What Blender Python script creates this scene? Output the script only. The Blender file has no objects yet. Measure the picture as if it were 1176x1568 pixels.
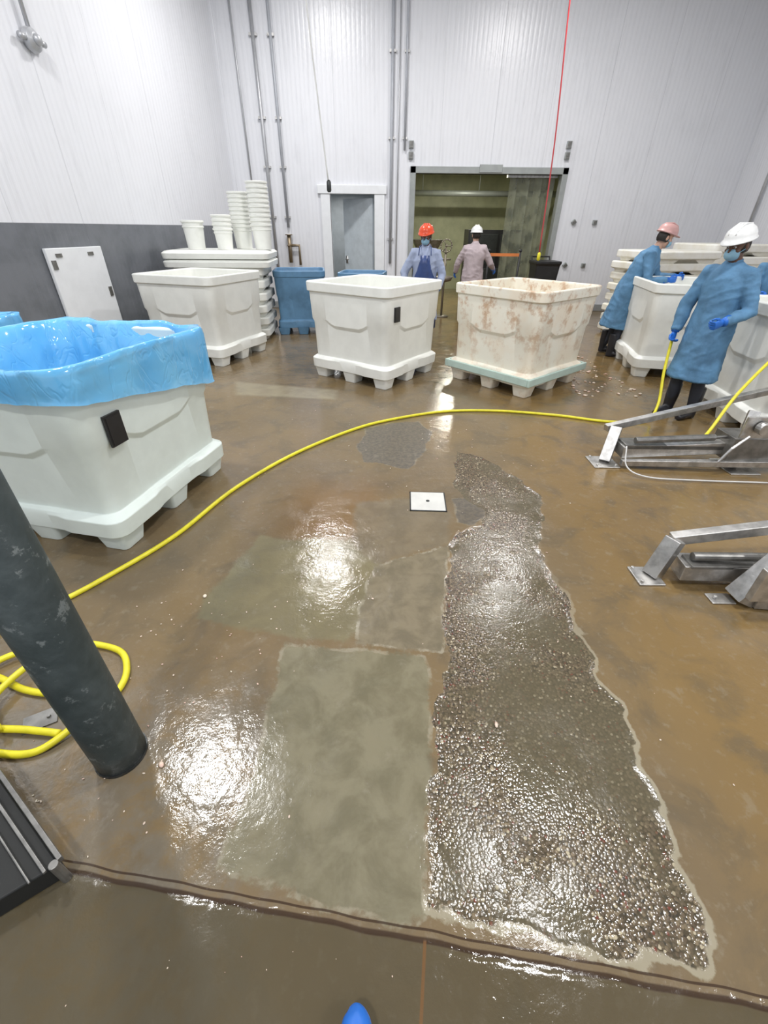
import bpy, bmesh, math, random
import numpy as np
from mathutils import Matrix, Vector, noise
random.seed(4)
S=bpy.context.scene
try:
    S.view_settings.view_transform='Standard'
except Exception: pass
COL=S.collection
pi=math.pi
# ------------------------------------------------------------------ helpers
def rad(d): return math.radians(d)
def link(o,parent=None):
    COL.objects.link(o)
    if parent is not None: o.parent=parent
    return o
def empty(name,loc=(0,0,0),rz=0):
    e=bpy.data.objects.new(name,None); e.location=loc; e.rotation_euler=(0,0,rz); e.empty_display_size=.1
    return link(e)
def obj(name,bm,mats,parent=None,smooth=False,loc=(0,0,0),rz=0,bevel=0,subd=0):
    bmesh.ops.recalc_face_normals(bm,faces=bm.faces)
    me=bpy.data.meshes.new(name); bm.to_mesh(me); bm.free()
    if not isinstance(mats,(list,tuple)): mats=[mats]
    for m in mats: me.materials.append(m)
    if smooth:
        me.polygons.foreach_set('use_smooth',[True]*len(me.polygons))
    o=bpy.data.objects.new(name,me); o.location=loc; o.rotation_euler=(0,0,rz)
    link(o,parent)
    if bevel:
        b=o.modifiers.new('bevel','BEVEL'); b.width=bevel; b.segments=3; b.limit_method='ANGLE'; b.angle_limit=rad(28)
        b.harden_normals=smooth
    if subd:
        b=o.modifiers.new('sub','SUBSURF'); b.levels=subd; b.render_levels=subd
    return o
def box(bm,a,b,M=None,mi=0):
    x0,y0,z0=a; x1,y1,z1=b
    P=[(x0,y0,z0),(x1,y0,z0),(x1,y1,z0),(x0,y1,z0),(x0,y0,z1),(x1,y0,z1),(x1,y1,z1),(x0,y1,z1)]
    vs=[bm.verts.new((M@Vector(p)) if M is not None else p) for p in P]
    for f in [(0,3,2,1),(4,5,6,7),(0,1,5,4),(1,2,6,5),(2,3,7,6),(3,0,4,7)]:
        fc=bm.faces.new([vs[i] for i in f]); fc.material_index=mi
def beam(bm,p,q,w,h,mi=0,up=Vector((0,0,1))):
    p=Vector(p); q=Vector(q); d=(q-p); L=d.length; d.normalize()
    s=d.cross(up).normalized(); t=s.cross(d).normalized()
    M=Matrix((( d.x,s.x,t.x,p.x),(d.y,s.y,t.y,p.y),(d.z,s.z,t.z,p.z),(0,0,0,1)))
    box(bm,(0,-w/2,-h/2),(L,w/2,h/2),M,mi)
def bridge(bm,A,B,mi=0):
    n=len(A)
    for i in range(n):
        f=bm.faces.new([A[i],A[(i+1)%n],B[(i+1)%n],B[i]]); f.material_index=mi
def tube(bm,pts,radii,seg=12,ref=None,cap=True,mi=0):
    pts=[Vector(p) for p in pts]; n=len(pts); loops=[]
    u=None
    for i,p in enumerate(pts):
        if i==0: t=pts[1]-pts[0]
        elif i==n-1: t=pts[-1]-pts[-2]
        else: t=(pts[i+1]-pts[i]).normalized()+(pts[i]-pts[i-1]).normalized()
        t.normalize()
        if ref is not None: u=Vector(ref)
        elif u is None: u=Vector((0,0,1)) if abs(t.z)<.9 else Vector((1,0,0))
        u=(u-t*u.dot(t)).normalized(); w=t.cross(u)
        r=radii[i] if isinstance(radii,(list,tuple)) else radii
        rx,ry=(r if isinstance(r,tuple) else (r,r))
        loops.append([bm.verts.new(p+u*math.cos(a)*rx+w*math.sin(a)*ry) for a in [2*pi*k/seg for k in range(seg)]])
    for A,B in zip(loops[:-1],loops[1:]): bridge(bm,A,B,mi)
    if cap:
        f=bm.faces.new(loops[0][::-1]); f.material_index=mi
        f=bm.faces.new(loops[-1]); f.material_index=mi
    return loops
def ell(bm,c,r,M=None,u=16,v=10,mi=0):
    T=Matrix.Translation(Vector(c))@Matrix.Diagonal((r[0],r[1],r[2],1))
    if M is not None: T=M@T
    n0=len(bm.faces)
    bmesh.ops.create_uvsphere(bm,u_segments=u,v_segments=v,radius=1,matrix=T)
    bm.faces.ensure_lookup_table()
    for f in bm.faces[n0:]: f.material_index=mi
def lathe(bm,prof,c=(0,0,0),seg=28,mi=0,capb=True,capt=True,sq=None):
    L=[]
    for r,z in prof:
        L.append([bm.verts.new((c[0]+r*math.cos(2*pi*k/seg),c[1]+r*math.sin(2*pi*k/seg),c[2]+z)) for k in range(seg)])
    for A,B in zip(L[:-1],L[1:]): bridge(bm,A,B,mi)
    if capb: bm.faces.new(L[0][::-1]).material_index=mi
    if capt: bm.faces.new(L[-1]).material_index=mi
def catmull(P,n=10):
    P=[Vector(p) for p in P]; P=[2*P[0]-P[1]]+P+[2*P[-1]-P[-2]]; out=[]
    for i in range(1,len(P)-2):
        a,b,c,d=P[i-1:i+3]
        for k in range(n):
            t=k/n
            out.append(.5*((2*b)+(c-a)*t+(2*a-5*b+4*c-d)*t*t+(3*b-a-3*c+d)*t**3))
    out.append(P[-2]); return out
def rrect(hx,hy,r,n=5,sub=10):
    out=[]
    cs=[(hx-r,hy-r,0),(-hx+r,hy-r,pi/2),(-hx+r,-hy+r,pi),(hx-r,-hy+r,1.5*pi)]
    for i,(cx,cy,a0) in enumerate(cs):
        for k in range(n+1):
            a=a0+pi/2*k/n; out.append((cx+r*math.cos(a),cy+r*math.sin(a)))
        nx=cs[(i+1)%4]; a=a0+pi/2
        p=out[-1]; q=(nx[0]+r*math.cos(nx[2]),nx[1]+r*math.sin(nx[2]))
        for k in range(1,sub):
            t=k/sub; out.append((p[0]+(q[0]-p[0])*t,p[1]+(q[1]-p[1])*t))
    return out
def ss(a,b,x):
    t=min(1,max(0,(x-a)/(b-a))); return t*t*(3-2*t)
def remesh(bm,voxel,sm=4,disp=None):
    bmesh.ops.recalc_face_normals(bm,faces=bm.faces)
    me=bpy.data.meshes.new('t'); bm.to_mesh(me); bm.free()
    o=bpy.data.objects.new('t',me); COL.objects.link(o)
    m=o.modifiers.new('r','REMESH'); m.mode='VOXEL'; m.voxel_size=voxel
    s=o.modifiers.new('s','SMOOTH'); s.factor=.5; s.iterations=sm
    dg=bpy.context.evaluated_depsgraph_get(); ev=o.evaluated_get(dg)
    m2=bpy.data.meshes.new_from_object(ev)
    b=bmesh.new(); b.from_mesh(m2)
    bpy.data.objects.remove(o); bpy.data.meshes.remove(me); bpy.data.meshes.remove(m2)
    if disp:
        b.normal_update()
        for v in b.verts:
            v.co+=v.normal*disp(v.co)
    for f in b.faces: f.material_index=0
    return b
# ------------------------------------------------------------------ materials
class NT:
    def __init__(s,name):
        s.m=bpy.data.materials.new(name); s.m.use_nodes=True; s.t=s.m.node_tree; s.n=s.t.nodes; s.l=s.t.links
        s.b=s.n['Principled BSDF']
    def N(s,t,**k):
        n=s.n.new(t)
        for a,b in k.items(): setattr(n,a,b)
        return n
    def L(s,a,b): s.l.new(a,b)
    def val(s,n,i,v):
        if hasattr(v,'links') : s.L(v,n.inputs[i])
        else: n.inputs[i].default_value=v
    def math(s,op,a,b=0,clamp=False):
        n=s.N('ShaderNodeMath',operation=op,use_clamp=clamp); s.val(n,0,a); s.val(n,1,b); return n.outputs[0]
    def mix(s,f,a,b):
        n=s.N('ShaderNodeMix',data_type='RGBA'); s.val(n,0,f)
        for i,c in ((6,a),(7,b)):
            if hasattr(c,'links'): s.L(c,n.inputs[i])
            else: n.inputs[i].default_value=(c[0],c[1],c[2],1)
        return n.outputs[2]
    def noise(s,scale,detail=4,rough=.5,co=None,dist=0):
        n=s.N('ShaderNodeTexNoise'); n.inputs['Scale'].default_value=scale; n.inputs['Detail'].default_value=detail
        n.inputs['Roughness'].default_value=rough; n.inputs['Distortion'].default_value=dist
        s.L(co if co is not None else s.co(),n.inputs['Vector']); return n.outputs['Fac']
    def co(s):
        if not hasattr(s,'_co'): s._co=s.N('ShaderNodeTexCoord').outputs['Object']
        return s._co
    def ramp(s,f,a,b,v0=0.,v1=1.):
        n=s.N('ShaderNodeMapRange',interpolation_type='SMOOTHSTEP'); s.val(n,0,f)
        n.inputs[1].default_value=a; n.inputs[2].default_value=b; n.inputs[3].default_value=v0; n.inputs[4].default_value=v1
        return n.outputs[0]
    def bump(s,h,st=.3,d=.01,prev=None):
        n=s.N('ShaderNodeBump'); n.inputs['Strength'].default_value=st; n.inputs['Distance'].default_value=d
        s.L(h,n.inputs['Height'])
        if prev is not None: s.L(prev,n.inputs['Normal'])
        return n.outputs['Normal']
    def set(s,**k):
        for a,v in k.items():
            i=s.b.inputs[a.replace('_',' ')]
            if hasattr(v,'links'): s.L(v,i)
            elif isinstance(v,tuple) and len(v)==3 and i.type=='RGBA': i.default_value=(*v,1)
            else: i.default_value=v
        return s
def M(name,c,rough=.5,metal=0,var=.12,scale=6,bump=0,bscale=30,c2=None,bd=.01,**k):
    t=NT(name)
    f=t.ramp(t.noise(scale,5,.6),.35,.7)
    c2=c2 or tuple(x*(1-var) for x in c)
    t.set(Base_Color=t.mix(f,c,c2),Roughness=rough,Metallic=metal)
    if bump: t.set(Normal=t.bump(t.noise(bscale,4),bump,bd))
    for a,v in k.items(): t.set(**{a:v})
    return t.m
mPlastic=M('white_plastic',(.88,.89,.84),.38,var=.06,bump=.15,bscale=9)
mPlasticG=M('white_plastic_cool',(.80,.88,.83),.35,var=.06,bump=.15,bscale=7)
mPlasticY=M('aged_plastic',(.88,.87,.81),.42,c2=(.78,.74,.62),scale=4,bump=.2,bscale=12)
t=NT('stained_plastic'); sz=t.N('ShaderNodeSeparateXYZ'); t.L(t.co(),sz.inputs[0])
f1=t.ramp(t.noise(5.0,7,.70),.48,.64); f2=t.ramp(t.noise(2.2,4,.6),.4,.65)
hgt=t.ramp(sz.outputs[2],.2,1.0,.30,.85)
t.set(Base_Color=t.mix(t.math('MULTIPLY',f1,hgt),t.mix(f2,(.88,.85,.74),(.86,.78,.64)),(.54,.34,.20)),Roughness=.42,Normal=t.bump(t.noise(12,4),.2)); mStain=t.m
mFoot=M('pale_green_plastic',(.52,.66,.60),.45)
mBlack=M('black_plastic',(.02,.02,.022),.4,var=.3)
mDark=M('dark_metal',(.06,.065,.065),.35,.6,var=.3,bump=.2)
mSteel=M('stainless_steel',(.66,.65,.63),.42,1,var=.35,scale=14,bump=.1,bscale=40)
mSteelD=M('dull_steel',(.28,.275,.26),.42,.8,var=.4,scale=10,bump=.1)
mGal=M('galvanised_conduit',(.52,.53,.55),.4,.5)
mGrayPipe=M('grey_conduit',(.46,.48,.52),.45,.1)
mHose=M('yellow_hose_rubber',(.80,.72,.03),.4,var=.15,scale=20)
t=NT('painted_post_green'); f1=t.ramp(t.noise(16,8,.72),.58,.64); f2=t.ramp(t.noise(6,5,.6),.4,.7)
t.set(Base_Color=t.mix(t.math('MULTIPLY',f1,.75),t.mix(f2,(.032,.044,.044),(.062,.078,.078)),(.17,.19,.185)),Roughness=.45,Normal=t.bump(t.noise(25,4),.3)); mPost=t.m
mWhitePaint=M('white_paint',(.80,.82,.84),.4,var=.05)
mFrame=M('door_frame_grey',(.35,.37,.36),.45,.3)
mSkinD=M('skin_dark',(.14,.07,.045),.5); mSkinL=M('skin_light',(.55,.33,.24),.5)
mBlueGown=M('blue_gown_cloth',(.11,.26,.44),.75,var=.35,scale=5,bump=.6,bscale=7,bd=.03)
mGreyCoat=M('bluegrey_coat_cloth',(.36,.42,.58),.8,var=.2,scale=5,bump=.6,bscale=7,bd=.03)
mPinkCoat=M('faded_coat_cloth',(.50,.42,.44),.8,var=.2,scale=5,bump=.6,bscale=7,bd=.03)
mApron=M('navy_apron',(.035,.07,.22),.4,var=.3,bump=.4,bscale=6,bd=.03)
mPants=M('dark_trousers',(.03,.035,.05),.7); mBoot=M('rubber_boot',(.02,.02,.025),.35)
mGlove=M('blue_glove',(.02,.16,.62),.4); mMask=M('blue_mask',(.28,.50,.65),.7)
mHelR=M('red_helmet',(.78,.09,.03),.3); mHelW=M('white_helmet',(.82,.83,.82),.3); mHelP=M('faded_red_helmet',(.62,.36,.34),.4)
mHair=M('hair',(.02,.015,.012),.6); mEyeW=M('eye_white',(.8,.8,.78),.2); mEyeD=M('eye_iris',(.02,.01,.01),.2)
mOrange=M('orange_strap',(.65,.20,.05),.5)
mRed=M('red_cable',(.55,.05,.06),.4); mWhiteC=M('white_cable',(.7,.7,.68),.4)
mBone=M('meat_scrap',(.75,.68,.55),.4,c2=(.6,.35,.28))
mBlueTub=M('blue_tub_plastic',(.13,.28,.46),.35,var=.2)
mOlive=M('olive_wall',(.50,.51,.34),.5,var=.25,scale=2)
t=NT('blue_liner_film')
mp=t.N('ShaderNodeMapping'); mp.inputs['Scale'].default_value=(1,1,.5); t.L(t.co(),mp.inputs[0])
hn=t.noise(3.0,2,.45,co=mp.outputs[0],dist=.6); h2=t.noise(9,2,.5,co=mp.outputs[0],dist=.8)
cr=t.math('ABSOLUTE',t.math('SUBTRACT',h2,.5)); cr=t.ramp(cr,0,.05)
t.set(Base_Color=t.mix(t.ramp(hn,.3,.7),(.13,.50,.90),(.20,.60,.95)),Roughness=.12,Alpha=.84,
  Normal=t.bump(cr,.22,.010,t.bump(hn,.45,.06)),Specular_IOR_Level=.8); mLiner=t.m

def wallmat(name,band=None,col=(.77,.78,.815)):
    t=NT(name); sx=t.N('ShaderNodeSeparateXYZ'); t.L(t.co(),sx.inputs[0])
    x=sx.outputs[0]; z=sx.outputs[2]
    rib=t.math('PINGPONG',x,.045); ribh=t.ramp(rib,.008,.030)
    seam=t.math('PINGPONG',x,.56); seamh=t.ramp(seam,.003,.010)
    n=t.noise(1.2,5,.6); st=t.math('MULTIPLY',t.ramp(n,.5,.8),.35)
    mp=t.N('ShaderNodeMapping'); mp.inputs['Scale'].default_value=(9,9,1.2); t.L(t.co(),mp.inputs[0])
    sn=t.ramp(t.noise(1,4,.6,co=mp.outputs[0]),.52,.72)
    c=t.mix(st,col,tuple(k*.86 for k in col)); c=t.mix(t.math('MULTIPLY',sn,.22),c,(.50,.51,.54))
    c=t.mix(t.math('MULTIPLY',t.math('SUBTRACT',1,ribh),.07),c,(.45,.46,.5))
    c=t.mix(t.math('MULTIPLY',t.math('SUBTRACT',1,seamh),.25),c,(.45,.46,.5))
    if band:
        g=t.ramp(z,band-.004,band+.004)
        gc=t.mix(t.ramp(t.noise(3,5,.6),.4,.7),(.17,.18,.20),(.13,.14,.155)); c=t.mix(g,gc,c)
    else:
        g=t.math('MULTIPLY',t.ramp(z,1.0,.1),t.ramp(n,.35,.65)); c=t.mix(t.math('MULTIPLY',g,.35),c,(.38,.37,.33))
    t.set(Base_Color=c,Roughness=.30,Normal=t.bump(seamh,.4,.01,t.bump(ribh,.28,.005,t.bump(t.noise(14,3),.14,.02)))); return t.m
mWall=wallmat('white_ribbed_panel'); mWallL=wallmat('white_ribbed_panel_grey_band',1.72)
mCeil=M('ceiling_panel',(.72,.74,.78),.5,var=.05)

# ------------------------------------------------------------------ floor
def sdf(P,X,Y):
    P=np.array(P,float); d=np.full(X.shape,1e9); ins=np.zeros(X.shape,bool); n=len(P)
    for i in range(n):
        a=P[i]; b=P[(i+1)%n]; e=b-a; wx=X-a[0]; wy=Y-a[1]
        tt=np.clip((wx*e[0]+wy*e[1])/(e@e),0,1)
        d=np.minimum(d,(wx-e[0]*tt)**2+(wy-e[1]*tt)**2)
        c=((a[1]>Y)!=(b[1]>Y)); 
        with np.errstate(divide='ignore',invalid='ignore'):
            xi=(b[0]-a[0])*(Y-a[1])/((b[1]-a[1]) if b[1]!=a[1] else 1e-9)+a[0]
        ins^=(c&(X<xi))
    d=np.sqrt(d); return np.where(ins,d,-d)
AGG=[(.66,3.6),(.88,3.49),(1,3.25),(1.12,3.08),(1.2,2.78),(1.02,2.25),(.97,1.99),(1.03,1.77),(.99,1.57),(1,1.37),(.98,1.21),(1.02,1.11),(1.01,.98),(.99,.83),(.98,.7),(.97,.56),(.96,.44),(.91,.31),(.77,.33),(.64,.32),(.56,.36),(.38,.38),(.15,.44),(.16,.61),(.18,.75),(.21,.89),(.22,1.02),(.25,1.15),(.33,1.36),(.30,1.5),(.33,1.66),(.42,2.1),(.45,2.3),(.66,2.42),(.74,2.6),(.60,2.8),(.55,2.95)]
P1=[(-.47,1.40),(.20,1.34),(.21,1.02),(.165,.67),(.13,.41),(.035,.38),(-.51,.52),(-.50,.575),(-.48,.81),(-.47,1.01),(-.49,1.27)]
P2=[(-.05,1.99),(.42,2.2),(.33,1.66),(.29,1.36),(-.12,1.41),(-.13,1.65)]
P3=[(-.92,1.97),(-.81,2.28),(-.22,2.23),(-.03,2.01),(-.12,1.52),(-.18,1.39),(-.97,1.56)]
P4=[(-.21,2.71),(.31,2.8),(.47,2.56),(.43,2.22),(-.05,2.0),(-.2,2.23)]
DK=[(-.26,3.61),(-.18,4.15),(.1,4.3),(.35,4.33),(.47,4.07),(.37,3.61),(.2,3.25),(-.16,3.38)]
SPOT=[(.52,2.77),(.65,2.82),(.73,2.73),(.73,2.57),(.61,2.43),(.51,2.46)]
BAND=[(-1.98,5.67),(-.6,5.35),(-.6,5.01),(-1.8,5.13)]
xs=np.concatenate([np.arange(-6,-2,.25),np.arange(-2,-1.1,.04),np.arange(-1.1,1.3,.0105),np.arange(1.3,2,.05),np.arange(2,9.1,.25)])
ys=np.concatenate([np.arange(-3,0.05,.2),np.arange(.1,2.5,.0105),np.arange(2.5,5.9,.022),np.arange(5.9,18,.25)])
X,Y=np.meshgrid(xs,ys); nx,ny=len(xs),len(ys)
wob=lambda s,ph: np.sin(X*s+ph)*np.cos(Y*s*1.13+ph*2)+.5*np.sin(X*s*2.3+Y*s*1.9+ph)
dA=sdf(AGG,X,Y)+.014*wob(17,1)+.006*wob(41,3)
att={'d_agg':dA,'d_p1':sdf(P1,X,Y)+.010*wob(13,2),'d_p2':sdf(P2,X,Y)+.008*wob(15,3),'d_p4':sdf(P4,X,Y)+.012*wob(12,6),'d_p3':sdf(P3,X,Y)+.02*wob(9,4),
 'd_dark':np.maximum(sdf(DK,X,Y),sdf(SPOT,X,Y))+.014*wob(14,5),'d_band':sdf(BAND,X,Y)+.01*wob(6,1)}
yj=.374-.136*(X+.0)
att['d_joint']=(Y-yj)/math.sqrt(1+.136**2)+.002*wob(20,2)
Z=-.004*np.clip(dA/.02,0,1)
jj=np.abs(att['d_joint']); Z=Z-.006*np.clip(1-jj/.010,0,1)
co=np.stack([X,Y,Z],-1).reshape(-1,3)
idx=np.arange(nx*ny).reshape(ny,nx)
F=np.stack([idx[:-1,:-1],idx[:-1,1:],idx[1:,1:],idx[1:,:-1]],-1).reshape(-1,4)
me=bpy.data.meshes.new('floor'); me.vertices.add(len(co)); me.vertices.foreach_set('co',co.ravel())
me.loops.add(F.size); me.loops.foreach_set('vertex_index',F.ravel()); me.polygons.add(len(F))
me.polygons.foreach_set('loop_start',np.arange(0,F.size,4)); me.polygons.foreach_set('loop_total',np.full(len(F),4))
me.update(calc_edges=True); me.validate()
for k,v in att.items():
    a=me.attributes.new(k,'FLOAT','POINT'); a.data.foreach_set('value',np.clip(v,-.5,.5).ravel().astype(np.float32))
me.polygons.foreach_set('use_smooth',[True]*len(me.polygons))
fo=bpy.data.objects.new('floor',me); link(fo)
t=NT('wet_concrete_floor')
def at(n):
    a=t.N('ShaderNodeAttribute'); a.attribute_name=n; return a.outputs['Fac']
nE=t.math('MULTIPLY',t.math('SUBTRACT',t.noise(35,5,.65),.5),.045)
def mask(n,w=.006,e=1.0): return t.ramp(t.math('ADD',at(n),t.math('MULTIPLY',nE,e)),-w,w)
sep=t.N('ShaderNodeSeparateXYZ'); t.L(t.co(),sep.inputs[0])
big=t.noise(.7,4,.6); med=t.noise(3.2,6,.62,dist=.6); fine=t.noise(26,5,.6); mid=t.noise(9,6,.68,dist=.3)
base=t.mix(t.ramp(big,.38,.62),(.165,.122,.070),(.195,.137,.068))
base=t.mix(t.math('MULTIPLY',t.ramp(sep.outputs[0],.9,1.5),.65),base,(.215,.135,.046))
base=t.mix(t.math('MULTIPLY',t.ramp(med,.46,.66),.6),base,(.112,.090,.058))
base=t.mix(t.math('MULTIPLY',t.ramp(fine,.54,.72),.3),base,(.26,.225,.165))
sc=t.math('MULTIPLY',t.math('MULTIPLY',t.ramp(sep.outputs[0],-.2,-.5),t.ramp(sep.outputs[1],1.45,.9)),t.ramp(mid,.36,.58))
base=t.mix(t.math('MULTIPLY',sc,.65),base,(.160,.143,.112))
rw=t.math('MULTIPLY',t.math('MULTIPLY',t.ramp(sep.outputs[0],-.9,-.5),t.ramp(sep.outputs[0],.1,-.15)),t.math('MULTIPLY',t.ramp(sep.outputs[1],2.15,2.4),t.ramp(sep.outputs[1],3.3,2.7)))
base=t.mix(t.math('MULTIPLY',rw,.65),base,(.19,.110,.044))
def patch(c,m,col,col2,sc=5,k=.9):
    n=t.ramp(t.noise(sc,6,.65,dist=.4),.36,.66); return t.mix(t.math('MULTIPLY',m,k),c,t.mix(n,col,col2))
c=patch(base,mask('d_band',.05),(.30,.26,.17),(.25,.21,.14))
c=patch(c,mask('d_p3',.02,1.5),(.200,.175,.100),(.160,.142,.084),4,.85)
c=patch(c,mask('d_p4',.03,1.5),(.205,.170,.115),(.155,.130,.090),6,.75)
c=patch(c,mask('d_p2',.010,1.2),(.215,.182,.122),(.150,.130,.088),8,.88)
c=patch(c,mask('d_p1',.014,1.8),(.215,.198,.132),(.145,.134,.086),6,.84)
c=patch(c,mask('d_dark',.006,1.5),(.10,.090,.075),(.15,.13,.10),30,.9)
def line(n,w,off=0):
    return t.ramp(t.math('ABSOLUTE',t.math('ADD',t.math('ADD',at(n),off),t.math('MULTIPLY',nE,.6))),w,w*.4)
brk=t.ramp(mid,.42,.60)
c=t.mix(t.math('MULTIPLY',t.math('MULTIPLY',line('d_p1',.012),brk),.5),c,(.34,.31,.23))
c=t.mix(t.math('MULTIPLY',t.math('MULTIPLY',line('d_p2',.012),brk),.6),c,(.37,.34,.26))
c=t.mix(t.math('MULTIPLY',t.math('MULTIPLY',line('d_dark',.012),brk),.35),c,(.34,.30,.22))
c=t.mix(t.math('MULTIPLY',t.ramp(mid,.58,.70),.25),c,(.28,.25,.19))
jm=t.ramp(at('d_joint'),.004,-.004)
c=t.mix(t.math('MULTIPLY',jm,.75),c,(.066,.055,.030))
vo=t.N('ShaderNodeTexVoronoi'); vo.inputs['Scale'].default_value=100; t.L(t.co(),vo.inputs['Vector'])
vs=t.N('ShaderNodeSeparateColor'); t.L(vo.outputs['Color'],vs.inputs[0])
stone=t.mix(t.ramp(vs.outputs[0],.4,.95),(.105,.079,.052),(.205,.160,.100))
stone=t.mix(t.ramp(vs.outputs[1],.93,.97),stone,(.45,.39,.27)); stone=t.mix(t.ramp(vs.outputs[2],.96,.98),stone,(.16,.045,.030))
stone=t.mix(t.ramp(vs.outputs[2],.16,.08),stone,(.035,.032,.026))
stone=t.mix(t.ramp(vo.outputs['Distance'],.45,.75),stone,(.060,.047,.028))
silt=t.ramp(t.math('ADD',t.noise(2.0,5,.6),t.math('MULTIPLY',fine,.25)),.52,.72)
hole=t.math('MULTIPLY',t.math('MULTIPLY',t.ramp(sep.outputs[0],.38,.55),t.ramp(sep.outputs[1],.55,.75)),t.ramp(sep.outputs[1],1.5,1.0))
silt=t.math('MAXIMUM',silt,t.math('MULTIPLY',hole,t.ramp(mid,.25,.5)))
stone=t.mix(t.math('MULTIPLY',silt,.75),stone,(.108,.093,.056))
mA=mask('d_agg',.004); c=t.mix(mA,c,stone)
side=t.math('MAXIMUM',t.ramp(sep.outputs[0],.88,.95),t.ramp(sep.outputs[1],.5,.43))
side=t.math('MULTIPLY',side,t.ramp(sep.outputs[1],2.4,1.0))
c=t.mix(t.math('MULTIPLY',t.math('MULTIPLY',line('d_agg',.013,.008),side),.75),c,(.34,.31,.225))
jl=t.ramp(t.math('ABSOLUTE',at('d_joint')),.009,.004)
jl2=t.ramp(t.math('ABSOLUTE',t.math('SUBTRACT',at('d_joint'),.022)),.004,.002)
c=t.mix(t.math('MULTIPLY',t.math('MAXIMUM',jl,jl2),.85),c,(.035,.018,.010))
xj=t.math('SUBTRACT',sep.outputs[0],t.math('MULTIPLY',sep.outputs[1],.14))
jv=t.math('MULTIPLY',t.ramp(t.math('ABSOLUTE',t.math('SUBTRACT',xj,.08)),.006,.003),jm)
c=t.mix(t.math('MULTIPLY',jv,.8),c,(.16,.08,.03))
rough=t.ramp(t.noise(4.5,5,.65,dist=.5),.35,.68,.06,.22)
rough=t.math('ADD',rough,t.math('MULTIPLY',t.math('MULTIPLY',mA,silt),.02))
b1=t.bump(t.noise(5,4,.6,dist=.5),.07,.05)
b2=t.bump(mid,.12,.02,b1)
b2=t.bump(t.noise(45,3,.6),.09,.008,b2)
bh=t.math('MULTIPLY',t.math('MULTIPLY',t.math('SUBTRACT',1,vo.outputs['Distance']),mA),t.math('SUBTRACT',1,t.math('MULTIPLY',silt,.75)))
b3=t.bump(bh,.26,.006,b2)
t.set(Base_Color=c,Roughness=rough,Normal=b3,Specular_IOR_Level=.5); mFloor=t.m
me.materials.append(mFloor)

# ------------------------------------------------------------------ room shell
H=6.2; YB=12.0
def wx_left(y): return -5.04+.134*y
def wx_right(y): return 6.14+.134*y
bm=bmesh.new()
for a,b in [((-4.3,YB,0),(-1.29,YB+.15,H)),((-.29,YB,0),(.60,YB+.15,H)),((3.85,YB,0),(8.3,YB+.15,H)),((-1.29,YB,2.34),(-.29,YB+.15,H)),((.60,YB,2.72),(3.85,YB+.15,H))]: box(bm,a,b)
obj('wall_back',bm,mWall)
ang=math.atan2(1,.134)
bm=bmesh.new(); box(bm,(0,0,0),(15.6,.15,H))
obj('wall_left',bm,mWallL,loc=(wx_left(-3),-3,0),rz=ang)
bm=bmesh.new(); box(bm,(0,-.15,0),(15.6,0,H))
obj('wall_right',bm,mWall,loc=(wx_right(-3),-3,0),rz=ang)
bm=bmesh.new(); box(bm,(-6,-3,H),(9,12.2,H+.1)); obj('ceiling',bm,mCeil)
bm=bmesh.new()
box(bm,(.1,16.5,0),(5.2,16.6,3.4)); box(bm,(.05,YB+.16,0),(.12,16.5,3.4)); box(bm,(5.1,YB+.16,0),(5.2,16.5,3.4)); box(bm,(.05,YB+.16,3.4),(5.2,16.6,3.5))
obj('wall_cooler_room',bm,mOlive)
bm=bmesh.new()
box(bm,(-2.2,14.2,0),(.0,14.3,2.8)); box(bm,(-2.25,YB+.16,0),(-2.2,14.3,2.8)); box(bm,(-.02,YB+.16,0),(.04,14.3,2.8)); box(bm,(-2.2,YB+.16,2.8),(.0,14.3,2.85))
obj('wall_side_room',bm,M('side_room_wall',(.42,.46,.48),.5))
bm=bmesh.new()
for a,b in [((.50,YB-.05,0),(.62,YB+.16,2.84)),((3.83,YB-.05,0),(3.95,YB+.16,2.84)),((.50,YB-.05,2.72),(3.95,YB+.16,2.84))]: box(bm,a,b)
box(bm,(2.0,YB-.07,2.74),(2.5,YB-.05,2.88))
obj('trim_1',bm,mFrame,bevel=.006)
bm=bmesh.new()
for a,b in [((-1.50,YB-.05,0),(-1.29,YB+.05,2.40)),((-.29,YB-.05,0),(-.06,YB+.05,2.40)),((-1.56,YB-.07,2.34),(-.02,YB+.05,2.50))]: box(bm,a,b)
obj('trim_2',bm,mWhitePaint,bevel=.008)
root=empty('door_1',(-.33,YB+.10,0),rad(180-38))
bm=bmesh.new(); box(bm,(0,-.03,.03),(.90,.03,2.28)); obj('leaf',bm,M('door_leaf_paint',(.58,.64,.68),.3),root,bevel=.01)
bm=bmesh.new(); tube(bm,[(.82,.03,1.05),(.82,.09,1.05),(.72,.09,1.05)],.012); tube(bm,[(.82,-.03,1.05),(.82,-.09,1.05),(.72,-.09,1.05)],.012); box(bm,(.79,-.04,.96),(.85,.04,1.12)); obj('handle',bm,mSteel,root,True)
bm=bmesh.new()
for a,b in [((-3.4,YB-.04,0),(-1.52,YB,.15)),((-.03,YB-.04,0),(.48,YB,.15)),((3.97,YB-.04,0),(7.7,YB,.15))]: box(bm,a,b)
obj('baseboard_back',bm,M('curb_grey',(.3,.31,.31),.5),bevel=.01)
root=empty('strip_curtain')
t=NT('pvc_strip'); t.set(Base_Color=t.mix(t.ramp(t.noise(4,4),.4,.7),(.24,.25,.17),(.12,.13,.09)),Roughness=.2,Alpha=.68); mStrip=t.m
bm=bmesh.new()
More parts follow.
